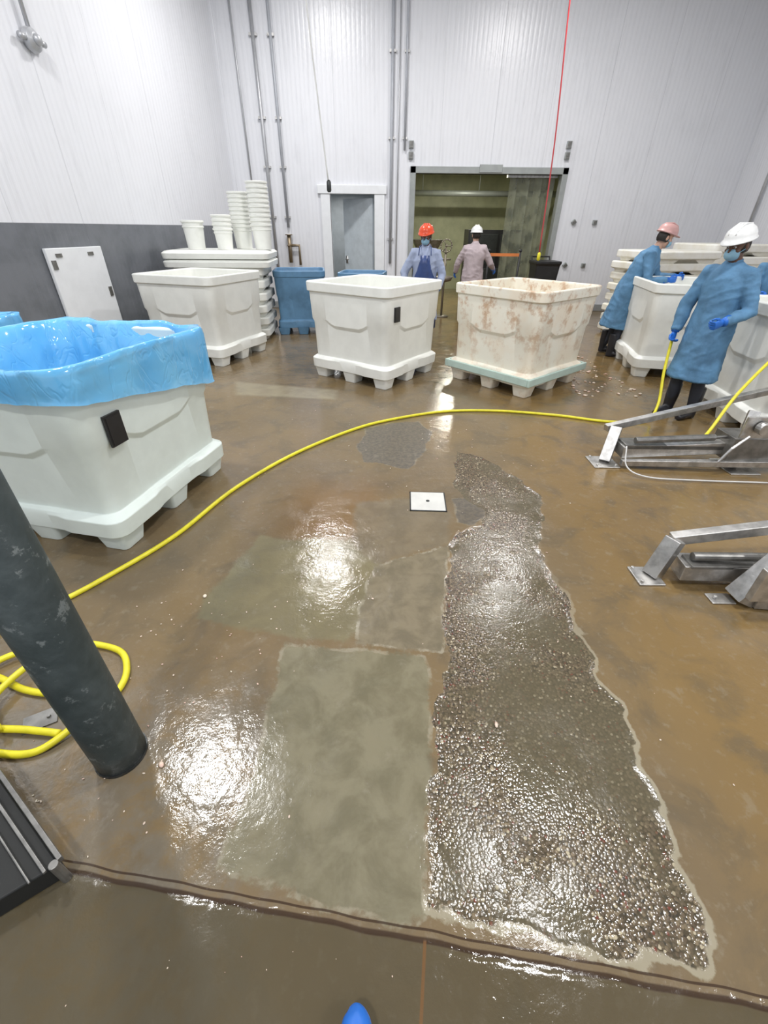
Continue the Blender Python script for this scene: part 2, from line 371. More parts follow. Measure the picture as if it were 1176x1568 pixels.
for i in range(7):
    x=2.85+i*.14; z0=.12+.03*random.random()
    pts=[]
    for k in range(9):
        a=k/8; pts.append((x+.1*(a-.5)*1.7,YB+.25+(i%2)*.03+.02*math.sin(a*pi)))
    lo=[bm.verts.new((p[0],p[1],z0)) for p in pts]; hi=[bm.verts.new((p[0],p[1],2.7)) for p in pts]
    for k in range(8): bm.faces.new([lo[k],lo[k+1],hi[k+1],hi[k]])
obj('strips',bm,mStrip,root,True)
bm=bmesh.new(); box(bm,(2.7,YB+.2,2.68),(3.82,YB+.32,2.74)); obj('rail',bm,mSteel,root)
# ------------------------------------------------------------------ wall services
def conduit(name,pts,r,mat,straps=()):
    root=empty(name); bm=bmesh.new(); tube(bm,pts,r,10)
    obj('pipe',bm,mat,root,True)
    if straps:
        bm=bmesh.new()
        for (x,y,z) in straps: box(bm,(x-r*2.2,y-r*.6,z-.02),(x+r*2.2,y+r*1.3,z+.02))
        obj('straps',bm,mSteel,root)
    return root
for x,r,zb in ((-2.62,.035,.3),(-2.28,.03,1.7)):
    conduit('vertical_conduit',[(x,YB-.05,H),(x,YB-.05,zb)],r,mGal if r>.032 else mGrayPipe,[(x,YB-.045,z) for z in (1.9,2.8,3.6,4.8)])
for x,r in ((.08,.03),(.36,.022)):
    conduit('vertical_conduit',[(x,YB-.045,H),(x,YB-.045,1.0 if x<.2 else 3.1)],r,mGrayPipe,[(x,YB-.04,z) for z in (1.5,3.3,4.6) if x<.2 or z>3.1])
conduit('vertical_conduit',[(.22,YB-.04,H),(.22,YB-.04,.6)],.012,mGal)
conduit('vertical_conduit',[(7.52,10.8,H),(7.52,10.8,1.0)],.03,mGal)
conduit('vertical_conduit',[(-3.0,YB-.05,H),(-3.0,YB-.05,2.0)],.018,mGal)
def jbox(x,z,w=.1,h=.13,y=YB,rot=0,mat=None):
    root=empty('switch_box',(x,y,z)); bm=bmesh.new(); Mx=Matrix.Rotation(rot,4,'Y')
    box(bm,(-w/2,-.06,-h/2),(w/2,0,h/2),Mx); obj('body',bm,mat or mFrame,root,bevel=.008)
    bm=bmesh.new(); box(bm,(-w/2+.015,-.07,-h/2+.015),(w/2-.015,-.06,h/2-.015),Mx); tube(bm,[Mx@Vector((0,-.07,0)),Mx@Vector((0,-.085,0))],.012)
    obj('cover',bm,mSteelD,root)
jbox(.50,3.2); jbox(.50,3.02); jbox(3.86,3.22); jbox(3.86,3.04)
for x,z,r in ((4.30,1.86,pi/4),(4.78,1.86,0),(4.30,1.0,pi/4),(4.74,1.0,0)): jbox(x,z,.09,.09,rot=r)
root=empty('pipe_valve',(-2.28,YB-.06,1.25)); bm=bmesh.new()
tube(bm,[(0,-.05,-.25),(0,-.05,.3)],.045); tube(bm,[(0,-.05,.1),(.22,-.05,.1),(.22,-.05,-.3)],.03); tube(bm,[(0,-.05,.1),(0,-.18,.1)],.03)
lathe(bm,[(.08,0),(.085,.01),(.08,.02)],(0,-.05,.3)); obj('body',bm,M('brass_valve',(.30,.24,.16),.4,.7),root,True)
fx=Vector((wx_left(7.0)+.02,7.0,3.45)); root=empty('wall_junction_box',fx,ang)
bm=bmesh.new(); lathe(bm,[(.10,0),(.11,.02),(.10,.07),(.06,.1),(.055,.1)]); 
bm.transform(Matrix.Rotation(pi/2,4,'X')); obj('body',bm,mGal,root,True,bevel=.004)
bm=bmesh.new(); tube(bm,[(0,-.04,.08),(0,-.04,2.7)],.022); tube(bm,[(-.1,-.04,0),(-.18,-.04,0)],.03); tube(bm,[(.1,-.05,0),(.17,-.05,0)],.03); ell(bm,(0,-.11,0),(.05,.04,.05)); obj('fitting',bm,mGal,root,True)
yc=6.62; root=empty('wall_access_panel',(wx_left(yc)+.01,yc,0),ang)
bm=bmesh.new(); box(bm,(-.5,-.045,.42),(.5,0,1.46)); obj('panel',bm,mWhitePaint,root,bevel=.01)
bm=bmesh.new()
for z in (.62,1.28): box(bm,(-.47,-.056,z-.05),(-.40,-.045,z+.05)); 
for z in (.9,): box(bm,(.40,-.056,z-.06),(.46,-.045,z+.06))
for xx in (-.32,.25): box(bm,(xx-.05,-.056,1.36),(xx+.05,-.045,1.40))
obj('latches',bm,mSteelD,root)
def cord(name,pts,r,mat,tip=None):
    root=empty(name); bm=bmesh.new(); tube(bm,catmull(pts,6),r,8); obj('cable',bm,mat,root,True)
    if tip:
        bm=bmesh.new(); p=Vector(pts[-1]); lathe(bm,[(.012,.07),(.028,.05),(.03,-.04),(.018,-.06)],p,12); obj('plug',bm,tip,root,True)
cord('hanging_white_cord',[(-1.17,7,H),(-.98,7,4.6),(-.88,7,3.4),(-.76,7,2.15)],.009,mWhiteC,mDark)
cord('hanging_red_cord',[(2.42,9,H),(2.53,9,4.4),(2.66,9,2.9),(2.73,9,1.3)],.011,mRed,mHose)

# ------------------------------------------------------------------ bins
def bin_mesh(sx=1.,sy=1.,h=1.155):
    bm=bmesh.new(); k=h/1.155
    prof=[(.13,.59,.08),(.13,.625,.09),(.245,.63,.09),(.27,.60,.09),(.28,.578,.08),('s',.592,.09,-.03),('s',.610,.10,.01),(1.04,.622,.10),(1.05,.645,.11),(1.145,.648,.11),(1.155,.64,.11),(1.155,.605,.10),(1.14,.595,.09),(.75,.575,.09),(.33,.55,.08)]
    L=[]
    for pr in prof:
        z,hh,r=pr[:3]; pts=rrect(hh*sx,hh*sy,r,6,16); row=[]
        for (x,y) in pts:
            tg=min(abs(x)/(hh*sx),abs(y)/(hh*sy)); s_=1-ss(.34,.52,tg)
            xx,yy=x,y
            if z=='s': zz=.72+pr[3]-.055*s_
            else: zz=z
            if z in (.28,) or (z=='s' and pr[3]<0):
                sc=1-.012*s_; 
                if abs(x)/sx>abs(y)/sy: xx*=sc
                else: yy*=sc
            if z in (.13,.245) and hh>.6:
                s2=1-ss(.28,.42,tg) ; sc=1-.03*s2
                if abs(x)/sx>abs(y)/sy: xx*=sc
                else: yy*=sc
            row.append(bm.verts.new((xx,yy,zz*k)))
        L.append(row)
    for A,B in zip(L[:-1],L[1:]): bridge(bm,A,B)
    bm.faces.new(L[0][::-1]); bm.faces.new(L[-1])
    for ix in (-1,0,1):
        for iy in (-1,0,1):
            cx=ix*.49*sx; cy=iy*.49*sy
            a=[bm.verts.new((cx+x,cy+y,0.0)) for x,y in rrect(.085,.085,.03,3,2)]
            b=[bm.verts.new((cx+x,cy+y,.14*k)) for x,y in rrect(.11,.11,.03,3,2)]
            bridge(bm,a,b); bm.faces.new(a[::-1])
    return bm
def make_bin(loc,rz,mat,sx=1.,sy=1.,h=1.155,tag=None,tz=.86,ts=1.,name='plastic_bulk_bin'):
    root=empty(name,(loc[0],loc[1],0),rz)
    o=obj('tub',bin_mesh(sx,sy,h),[mat],root,True,bevel=.012)
    if tag:
        fx,t0=tag
        bm=bmesh.new(); box(bm,(-.055*ts,-.010,-.08*ts),(.055*ts,.004,.08*ts)); 
        box(bm,(-.045*ts,-.013,-.07*ts),(.045*ts,-.010,.07*ts))
        q=obj('tag_plate',bm,mBlack,root,loc=(.622*sx,t0,tz*h/1.155),rz=pi/2)
    return root
binA=make_bin((-.14,6.17),rad(-35),mPlastic,tag=('x+',-.42))
binB=make_bin((1.73,5.92),rad(41),mStain)
bm=bmesh.new()
for (a,b) in [((-.66,-.66,.16),(.66,-.625,.25)),((-.66,.625,.16),(.66,.66,.25)),((-.66,-.625,.16),(-.625,.625,.25)),((.625,-.625,.16),(.66,.625,.25))]: box(bm,a,b)
obj('base_skirt',bm,mFoot,binB,bevel=.01)
binC=make_bin((-2.72,7.1),rad(-18),mPlastic)
HD=1.09
binD=make_bin((-2.05,2.79),rad(-11.5),mPlasticG,h=HD,tag=('x+',-.40),tz=.79,ts=1.12)
binE=make_bin((4.15,6.55),rad(-12),mPlastic)
binF=make_bin((4.18,4.40),rad(-8),mPlastic)
binG=make_bin((-3.62,3.25),rad(-8),mPlastic,sx=.95,sy=.95,h=HD)
def liner(root,seed,sx=1.,sy=1.,h=1.155):
    bm=bmesh.new(); L=[]; dz=h-1.155
    prof=[(.905,.666),(.92,.662),(.955,.661),(1.0,.661),(1.045,.662),(1.09,.663),(1.13,.663),(1.160,.659),(1.172,.645),(1.175,.62),(1.170,.600),(1.15,.582),(1.10,.568),(1.04,.556),(.96,.545),(.86,.53),(.76,.51),(.66,.49),(.56,.46),(.46,.42)]
    for j,(z,hh) in enumerate(prof):
        row=[]
        for i,(x,y) in enumerate(rrect(hh*sx,hh*sy,.12,10,60)):
            q=Vector((x*2.2+z*1.5+seed,y*2.2-z*1.2,z*1.1)); n1=noise.noise(q); 
            r1=1-abs(noise.noise(Vector((x*5+z*3,y*5+seed,z*2))))*2.2
            n3=noise.noise(Vector((x*14,y*14+seed,z*4)))
            amp=.006 if 2<j<8 else (.011 if j<=2 else .045)
            out=(n1*.8+max(0,r1)*.6+n3*.25)*amp
            if j<8: out=max(out,-.002)
            else: out=-abs(out) if j>12 else out
            d=Vector((x,y)).normalized()
            zz=z+dz
            if j<=4:
                w=(1,1,.75,.5,.25)[j]
                zz+=w*(-.11*y/.6+.02*n1+.008*n3+.0)
            if 8<=j<=11: zz+=max(0,n1)*.035+max(0,r1)*.008
            row.append(bm.verts.new((x+d.x*out,y+d.y*out,zz)))
        L.append(row)
    for A,B in zip(L[:-1],L[1:]): bridge(bm,A,B)
    bm.faces.new(L[-1])
    obj('blue_liner',bm,mLiner,root,True)
liner(binD,3.3,h=HD); liner(binG,7.7,.95,.95,h=HD)
make_bin((-1.62,9.15),rad(8),mBlueTub,.72,.7,1.06,name='blue_plastic_tub')
make_bin((-.42,8.75),rad(-6),mBlueTub,.62,.6,1.06,name='blue_plastic_tub')
# ------------------------------------------------------------------ stacks of lids / covers
def lid(bm,z,w,d,h,M0):
    L=[]
    for zz,g,r in ((0,-.05,.1),(.30,-.03,.1),(.34,.0,.1),(.40,.015,.1),(.90,.015,.1),(1.,-.0,.1),(1.,-.05,.09)):
        row=[]
        for x,y in rrect(w+g,d+g,r,5,12):
            dz=0
            if zz<.3: 
                tg=min(abs(x)/(w+g),abs(y)/(d+g)); dz=.28*(1-ss(.3,.45,abs(tg-.0)))*h
            row.append(bm.verts.new(M0@Vector((x,y,z+zz*h+dz))))
        L.append(row)
    for A,B in zip(L[:-1],L[1:]): bridge(bm,A,B)
    bm.faces.new(L[0][::-1]); bm.faces.new(L[-1])
def pstack(x,y,n,h,w,d,rz):
    root=empty('stacked_bin_lids',(x,y,0),rad(rz)); bm=bmesh.new()
    for i in range(n):
        M0=Matrix.Translation((random.uniform(-.04,.04),random.uniform(-.04,.04),0))@Matrix.Rotation(random.uniform(-.05,.05),4,'Z')
        lid(bm,i*h,w,d,h,M0)
    obj('lids',bm,mPlasticY,root,True,bevel=.008)
pstack(5.0,9.0,8,.178,.66,.52,14); pstack(6.42,9.7,8,.19,.64,.56,6)
root=empty('stacked_bin_lids',(-2.82,8.62,0),rad(4)); bm=bmesh.new()
for i in range(6):
    lid(bm,i*.19,.72,.50,.19,Matrix.Translation((random.uniform(-.02,.02),0,0)))
for zz0 in (1.14,1.26):
    L=[]
    for zz,g in ((zz0,.0),(zz0,.05),(zz0+.08,.06),(zz0+.11,.02),(zz0+.12,-.05)):
        L.append([bm.verts.new((x,y,zz)) for x,y in rrect(.80+g,.52+g,.12,5,8)])
    for A,B in zip(L[:-1],L[1:]): bridge(bm,A,B)
    bm.faces.new(L[0][::-1]); bm.faces.new(L[-1])
obj('lids',bm,mPlastic,root,True,bevel=.008)
def buckets(name,x,y,n,r,step,h,z0=1.382):
    root=empty(name,(x,y,z0)); prof=[(r*.8,0)]
    prof+=[(r*.93,h*.75),(r*1.0,h*.75+.005),(r*1.0,h*.75+.02),(r*.95,h*.75+.025)]
    z=h
    for i in range(n):
        prof+=[(r*.95,z-.03),(r*1.06,z-.025),(r*1.06,z),(r*.97,z+.003)]; z+=step
        if i<n-1: prof+=[(r*.97,z-.04)]
    z-=step
    prof+=[(r*.92,z+.003),(r*.80,z-h*.7),(.001,z-h*.7)]
    bm=bmesh.new(); lathe(bm,prof,capt=False); obj('buckets',bm,mPlastic,root,True,bevel=.003)
buckets('white_bucket',-3.18,8.45,1,.17,.05,.40)
buckets('stacked_buckets',-2.70,8.45,4,.15,.06,.30)
buckets('stacked_buckets',-2.50,8.88,9,.165,.058,.34)
buckets('stacked_buckets',-2.10,8.62,10,.165,.063,.36)
# ------------------------------------------------------------------ hose
hz=.014
def hose(name,pts,r=.0145):
    root=empty(name); bm=bmesh.new(); tube(bm,catmull(pts,10),r,10); obj('hose_line',bm,mHose,root,True)
hose('yellow_hose',[(3.03,4.84,.88),(3.00,4.78,.74),(2.96,4.66,.45),(2.92,4.50,.14),(2.76,4.38,.02),(2.36,4.35,hz),(1.87,4.52,hz),(1.24,4.64,hz),(.65,4.6,hz),(.06,4.34,hz),(-.33,4.05,hz),(-.8,3.5,hz),(-1.15,2.88,hz),(-1.36,2.26,hz),(-1.60,1.84,hz),(-1.76,1.62,hz),(-1.95,1.4,hz),(-1.93,1.25,hz),(-1.71,1.19,hz),(-1.55,1.13,hz),(-1.41,1.12,hz),(-1.36,1.2,hz),(-1.5,1.32,hz),(-1.72,1.3,.03),(-1.85,1.1,.02),(-1.7,.97,.02),(-1.42,.95,.02),(-1.28,.94,hz)])
hose('yellow_hose',[(-1.95,1.05,hz),(-1.82,.94,hz),(-1.62,.90,hz),(-1.46,.86,hz),(-1.32,.87,hz),(-1.22,.97,.03),(-1.16,1.08,hz),(-1.15,1.2,hz),(-1.22,1.32,hz),(-1.34,1.37,hz),(-1.46,1.36,.03),(-1.58,1.24,.05),(-1.62,1.04,.05),(-1.50,.93,.045)])
hose('yellow_hose',[(4.4,4.3,1.17),(3.95,3.84,1.19),(3.55,3.66,1.10),(3.24,3.64,.95),(2.95,3.56,.6),(2.74,3.42,.33),(2.66,3.36,.27)],.013)
# ------------------------------------------------------------------ post
root=empty('steel_post',(-1.0,.87,0)); bm=bmesh.new()
tube(bm,[(0,0,0),(0,0,.1),(0,0,2.4)],.088,28); obj('column',bm,mPost,root,True)
bm=bmesh.new(); lathe(bm,[(.092,0.001),(.092,.012)],seg=28); obj('base_sealant',bm,mDark,root)
root=empty('floor_drain_cover',(.325,2.73,0),rad(-2)); bm=bmesh.new(); box(bm,(-.125,-.125,.001),(.125,.125,.008)); obj('plate',bm,M('drain_plate',(.72,.72,.68),.3,.2),root,bevel=.002)
bm=bmesh.new()
for s_ in (-1,1):
    box(bm,(-.134,s_*.129-.004,0),(.134,s_*.129+.004,.006)); box(bm,(s_*.129-.004,-.134,0),(s_*.129+.004,.134,.006))
tube(bm,[(0,0,.008),(0,0,.0095)],.014,14); obj('rim',bm,mDark,root)
bm=bmesh.new()
def scrap(x,y,s):
    ell(bm,(x,y,.002+s*.2),(s,s*random.uniform(.4,.9),s*.35),Matrix.Translation((x,y,0))@Matrix.Rotation(random.uniform(0,6),4,'Z')@Matrix.Translation((-x,-y,0)),8,5)
for p in [(-.98,1.72),(-.83,.83),(.62,3.95),(.47,1.0),(.5,3.7)]: scrap(p[0],p[1],.014)
for i in range(80): scrap(random.uniform(-1.25,-.5),random.uniform(.5,1.7),random.uniform(.002,.006))
for i in range(110):
    x=random.uniform(2.3,3.2); y=random.uniform(5.2,7.2); scrap(x,y,random.uniform(.008,.03))
for i in range(110): scrap(random.uniform(-1.4,1.4),random.uniform(.4,4.8),random.uniform(.002,.008))
for i in range(14): scrap(random.uniform(-.9,.1),random.uniform(.1,.35),random.uniform(.001,.003))
obj('meat_scraps',bm,mBone,None,True)
# ------------------------------------------------------------------ steel frames, right
root=empty('conveyor_support_frame'); bm=bmesh.new()
box(bm,(1.80,3.30,.0),(2.02,3.52,.012)); beam(bm,(1.93,3.42,.01),(2.02,3.55,.27),.09,.09)
beam(bm,(1.94,3.58,.255),(4.3,4.0,.66),.055,.055)
beam(bm,(2.02,3.42,.13),(3.6,3.42,.22),.16,.10)
beam(bm,(2.02,3.32,.05),(3.6,3.22,.10),.05,.05)
beam(bm,(3.0,3.35,.02),(3.1,3.5,.45),.08,.08); box(bm,(2.9,3.2,0),(3.15,3.5,.012))
beam(bm,(3.45,3.2,.04),(3.45,3.8,.55),.08,.08)
box(bm,(2.88,3.27,.28),(3.12,3.29,.48)); tube(bm,[(3.0,3.26,.40),(3.0,3.20,.40)],.05,16); tube(bm,[(2.93,3.24,.33),(2.80,3.20,.24),(2.74,3.2,.12)],.012,8)
for s_ in ((1.83,3.33),(1.83,3.49),(1.99,3.33)): tube(bm,[(s_[0],s_[1],.012),(s_[0],s_[1],.03)],.012,6)
obj('frame',bm,mSteel,root,bevel=.004)
bm=bmesh.new(); tube(bm,[(2.1,3.36,.235),(2.75,3.36,.27)],.028,14); tube(bm,[(2.75,3.36,.27),(3.05,3.37,.285)],.014,10); box(bm,(2.03,3.34,.16),(2.9,3.50,.20)); box(bm,(2.85,3.26,.1),(3.3,3.5,.30))
obj('actuator',bm,mSteelD,root,bevel=.004)
bm=bmesh.new(); tube(bm,catmull([(2.02,3.32,.2),(2.02,3.22,.06),(2.15,3.12,.02),(2.5,3.08,.015),(3.1,3.05,.015)],8),.006,8); obj('air_line',bm,mWhiteC,root,True)
root=empty('conveyor_support_frame'); bm=bmesh.new()
box(bm,(1.47,1.84,0),(1.62,2.00,.012)); box(bm,(1.80,1.70,0),(1.93,1.78,.01))
beam(bm,(1.58,1.93,.01),(1.66,1.97,.24),.09,.07)
beam(bm,(1.64,1.98,.235),(3.2,1.86,.60),.06,.06)
beam(bm,(1.68,1.90,.10),(3.0,1.82,.14),.13,.10)
beam(bm,(1.95,1.73,.02),(2.15,1.74,.42),.11,.11); beam(bm,(2.0,1.72,.06),(3.0,1.6,.08),.12,.1)
box(bm,(1.90,1.62,.10),(2.3,1.66,.30))
for s_ in ((1.49,1.86),(1.49,1.98),(1.83,1.74)): tube(bm,[(s_[0],s_[1],.01),(s_[0],s_[1],.028)],.011,6)
obj('frame',bm,mSteel,root,bevel=.004)
bm=bmesh.new(); tube(bm,[(1.72,1.88,.19),(2.4,1.84,.22)],.025,14); box(bm,(1.7,1.82,.145),(2.6,1.93,.165)); obj('actuator',bm,mSteelD,root,bevel=.003)
root=empty('low_conveyor_end'); bm=bmesh.new()
P=[(-.97,.50),(-1.50,.85),(-1.95,.5),(-1.25,.30)]
lo=[bm.verts.new((x,y,.0)) for x,y in P]; hi=[bm.verts.new((x,y,.085)) for x,y in P]; bridge(bm,lo,hi); bm.faces.new(hi); bm.faces.new(lo[::-1])
obj('housing',bm,M('rubber_belt_black',(.012,.013,.012),.6),root,bevel=.006)
bm=bmesh.new(); beam(bm,(-.965,.505,.10),(-1.50,.86,.10),.014,.022); beam(bm,(-.995,.475,.095),(-1.52,.82,.095),.010,.010); beam(bm,(-1.025,.45,.092),(-1.54,.79,.092),.006,.008)
tube(bm,[(-.975,.49,.0),(-.975,.49,.11)],.014,10); obj('rails',bm,mSteelD,root,bevel=.002)
root=empty('floor_plate',(-1.40,1.0,0),rad(30)); bm=bmesh.new(); box(bm,(-.06,-.04,.0),(.06,.04,.006)); tube(bm,[(.03,0,.006),(.03,0,.014)],.008,6); obj('plate',bm,mSteelD,root)
root=empty('blue_shoe_cover',(-.055,.085,0)); bm=bmesh.new()
ell(bm,(0,.05,.045),(.05,.10,.045)); ell(bm,(0,-.10,.055),(.04,.08,.055)); tube(bm,[(0,-.1,.05),(0,-.12,.2)],[.05,.055],14)
bm=remesh(bm,.008,3,lambda c:.002*noise.noise(c*60)); obj('cover',bm,mGlove,root,True)
# ------------------------------------------------------------------ items by doorway
root=empty('valve_stand',(1.28,10.9,0)); bm=bmesh.new()
lathe(bm,[(.16,0),(.16,.02),(.03,.03)]); tube(bm,[(0,0,0),(0,0,1.35)],.025,12); tube(bm,[(-.12,0,1.15),(.12,0,1.15)],.018)
lathe(bm,[(.02,.70),(.16,.74),(.2,.82),(.19,.82),(.15,.76),(.01,.73)])
for k in range(16):
    a=2*pi*k/16; b=2*pi*(k+1)/16
    tube(bm,[(.12*math.cos(a),-.03,1.4+.12*math.sin(a)),(.12*math.cos(b),-.03,1.4+.12*math.sin(b))],.012,6)
for k in range(3):
    a=2*pi*k/3; tube(bm,[(0,-.03,1.4),(.12*math.cos(a),-.03,1.4+.12*math.sin(a))],.009,6)
ell(bm,(0,0,1.4),(.03,.05,.03)); obj('stand',bm,M('aged_iron',(.25,.22,.17),.5,.6),root,True)
root=empty('strap_barrier',(2.45,11.3,0)); bm=bmesh.new()
for x in (-.15,.55): tube(bm,[(x,0,0),(x,0,1.3)],.022,10); lathe(bm,[(.15,0),(.15,.015),(.03,.04)],(x,0,0)); ell(bm,(x,0,1.31),(.035,.035,.035))
obj('posts',bm,mBlack,root,True); bm=bmesh.new(); box(bm,(-.15,-.006,1.2),(.55,.006,1.26)); obj('strap',bm,mOrange,root)
root=empty('black_waste_cart',(3.5,11.0,0)); bm=bmesh.new(); L=[]
for z,w in ((.12,.2),(1.05,.26),(1.1,.28),(1.14,.28)): L.append([bm.verts.new((x,y,z)) for x,y in rrect(w,w*1.1,.05,4,3)])
for A,B in zip(L[:-1],L[1:]): bridge(bm,A,B)
bm.faces.new(L[0][::-1]); bm.faces.new(L[-1])
for x in (-.2,.2): tube(bm,[(x-.03,.2,.1),(x+.03,.2,.1)],.1,16,ref=(0,0,1))
tube(bm,[(-.2,.3,1.1),(-.2,.38,1.2),(.2,.38,1.2),(.2,.3,1.1)],.018); box(bm,(-.2,-.25,0),(.2,-.18,.13)); obj('cart',bm,mBlack,root,bevel=.006)
root=empty('dark_machine_cabinet',(2.95,14.2,0)); bm=bmesh.new()
box(bm,(-.75,-.4,.1),(.95,.4,1.7)); box(bm,(-.7,-.42,.9),(.05,-.40,1.6),mi=1); box(bm,(.12,-.42,.9),(.9,-.40,1.6),mi=1); box(bm,(-.7,-.42,.2),(.9,-.40,.8),mi=1)
for x in (-.7,.84):
    for y in (-.35,.3): box(bm,(x,y,0),(x+.06,y+.06,.1))
obj('cabinet',bm,[mBlack,mDark],root,bevel=.01)
root=empty('hanging_ceiling_pipe',(2.6,15.2,0)); bm=bmesh.new(); tube(bm,[(-2.3,0,2.55),(2.3,0,2.55)],.07,14)
for x in (-1.6,0,1.6): tube(bm,[(x,0,2.55),(x,0,3.4)],.012,8)
obj('pipe',bm,mFrame,root,True)
root=empty('processing_machine',(1.15,14.6,0)); bm=bmesh.new()
for x in (-.35,.35):
    for y in (-.3,.3): tube(bm,[(x,y,0),(x,y,.75)],.03,8)
box(bm,(-.42,-.36,.7),(.42,.36,1.0)); 
a=[bm.verts.new((x,y,1.0)) for x,y in rrect(.18,.18,.04,3,2)]; b=[bm.verts.new((x,y,1.45)) for x,y in rrect(.42,.36,.05,3,2)]; bridge(bm,a,b); bm.faces.new(a[::-1]); bm.faces.new(b)
tube(bm,[(.42,0,.85),(.6,0,.85)],.08,14); obj('machine',bm,mSteelD,root,bevel=.006)

# ------------------------------------------------------------------ people
def hand(parent,w,d,n,side,mat,curl=.5):
    d=Vector(d).normalized(); n=Vector(n); n=(n-d*n.dot(d)).normalized(); s_=d.cross(n)*side
    w=Vector(w); bm=bmesh.new()
    tube(bm,[w-d*.02,w+d*.02,w+d*.05,w+d*.09],[(.028,.022),(.034,.019),(.042,.017),(.040,.014)],14,ref=s_)
    for i,(off,L) in enumerate(((.031,.072),(.010,.080),(-.011,.074),(-.031,.058))):
        b=w+d*.082+s_*off; a=curl*.5; p=b; pts=[b-d*.01]
        for sg in (.45,.31,.24):
            a+=curl*.45; dd=d*math.cos(a)+n*math.sin(a); pts.append(p.copy()) if sg==.45 else None
            p=p+dd*L*sg; pts.append(p.copy())
        tube(bm,pts,[.0095,.0095,.009,.0085,.0065][:len(pts)],8)
    b=w+d*.03+s_*.032
    tube(bm,[b-s_*.01,b+s_*.018+d*.018+n*.006,b+s_*.026+d*.045+n*.018,b+s_*.020+d*.066+n*.03],[.013,.012,.0105,.007],8)
    bm=remesh(bm,.0042,2); obj('hand',bm,mat,parent,True)
def person(name,loc,yaw,P,coat,helmet,gloves,skin,mask=True,scale=.95,apron=False,hem=.42,wide=1.):
    root=empty(name,(loc[0],loc[1],0),yaw); root.scale=(scale,)*3
    pel=Vector(P.get('pel',(0,0,.95))); ch=Vector(P.get('ch',(0,.0,1.30))); nk=Vector(P.get('nk',(0,.0,1.50))); hd=Vector(P.get('hd',(0,.03,1.63)))
    fL=Vector(P.get('fL',(-.11,0,0))); fR=Vector(P.get('fR',(.11,.03,0)))
    bm=bmesh.new()
    for f,sx in ((fL,-1),(fR,1)):
        hip=pel+Vector((sx*.095,0,-.03)); kn=(hip+f)/2+Vector((0,.04,.03))
        tube(bm,[hip+Vector((0,0,.1)),hip,(hip+kn)/2,kn,(kn+f)/2+Vector((0,-.01,.04)),f+Vector((0,-.02,.10))],[.10,.098,.085,.063,.062,.05],14,ref=(1,0,0))
    ell(bm,pel,(.17,.12,.12)); bm=remesh(bm,.014,4); obj('legs',bm,mPants,root,True)
    bm=bmesh.new()
    for f in (fL,fR):
        tube(bm,[f+Vector((0,-.02,.34)),f+Vector((0,-.02,.22)),f+Vector((0,-.02,.10)),f+Vector((0,-.02,.01))],[.066,.066,.056,.055],14,ref=(1,0,0))
        tube(bm,[f+Vector((0,-.06,.04)),f+Vector((0,.02,.05)),f+Vector((0,.12,.04)),f+Vector((0,.19,.032))],[(.042,.04),(.048,.05),(.05,.038),(.035,.03)],14,ref=(1,0,0))
    bm=remesh(bm,.011,2); 
    for v in bm.verts: v.co.z=max(v.co.z,.001)
    obj('boots',bm,mBoot,root,True)
    ax=Vector(P.get('sh_axis',(1,0,0))).normalized()
    bm=bmesh.new(); foot=(fL+fR)/2
    hemp=Vector((foot.x*.7+pel.x*.3,foot.y*.7+pel.y*.3,hem)); mid=hemp.lerp(pel,.55)
    W=wide
    tube(bm,[hemp,mid,pel,pel.lerp(ch,.45),ch,ch.lerp(nk,.45),ch.lerp(nk,.8),nk+Vector((0,0,.02))],
       [(.235*W,.20*W),(.205*W,.17*W),(.195*W,.15*W),(.175*W,.14*W),(.198*W,.14*W),(.188,.12*W),(.12,.09),(.062,.065)],26,ref=ax)
    shl=ch.lerp(nk,.50)
    for sd,k in ((-1,'L'),(1,'R')):
        sh=shl+ax*sd*.19; e=Vector(P['e'+k]); w=Vector(P['w'+k])
        tube(bm,[shl+ax*sd*.10,sh,sh.lerp(e,.4),e,e.lerp(w,.5),w],[.078,.080,.070,.062,.054,.044],16)
    def dsp(c): 
        a=noise.noise(Vector((c.x*9,c.y*9,c.z*2.5))); b=1-abs(noise.noise(Vector((c.x*6+c.z*5,c.y*6,c.z*9))))*3
        return .012*a+.007*max(0,b)
    bm=remesh(bm,.013,3,dsp); obj('coat',bm,coat,root,True)
    bm=bmesh.new(); tube(bm,[nk+Vector((0,0,-.01)),nk+Vector((0,.005,.03))],[(.068,.07),(.062,.064)],18,ref=ax); obj('collar',bm,coat,root,True)
    if apron:
        bm=bmesh.new(); rows=[]
        for z,wd,yy in ((.30,.25,.235),(.6,.24,.215),(.9,.21,.18),(1.08,.18,.165),(1.25,.13,.17),(1.38,.10,.16)):
            rows.append([(math.sin(a)*wd,math.cos(a)*yy,z) for a in [(-1.25+2.5*k/14)*(1 if z<1.15 else .8) for k in range(15)]])
        V=[[bm.verts.new((r[0],r[1]+.016+(.012*math.sin(k*1.7) if r[2]<.7 else 0),r[2])) for k,r in enumerate(row)] for row in rows]
        for A,B in zip(V[:-1],V[1:]):
            for k in range(14): bm.faces.new([A[k],A[k+1],B[k+1],B[k]])
        o=obj('apron',bm,mApron,root,True); s_=o.modifiers.new('s','SOLIDIFY'); s_.thickness=.006
        bm=bmesh.new(); 
        for sd in (-1,1): tube(bm,[(sd*.10,.17,1.38),(sd*.09,.11,1.50),(sd*.06,-.02,1.53)],.008,6)
        tube(bm,[(-.21,.09,1.06),(0,.19,1.06),(.21,.09,1.06)],.008,6); obj('apron_straps',bm,mApron,root,True)
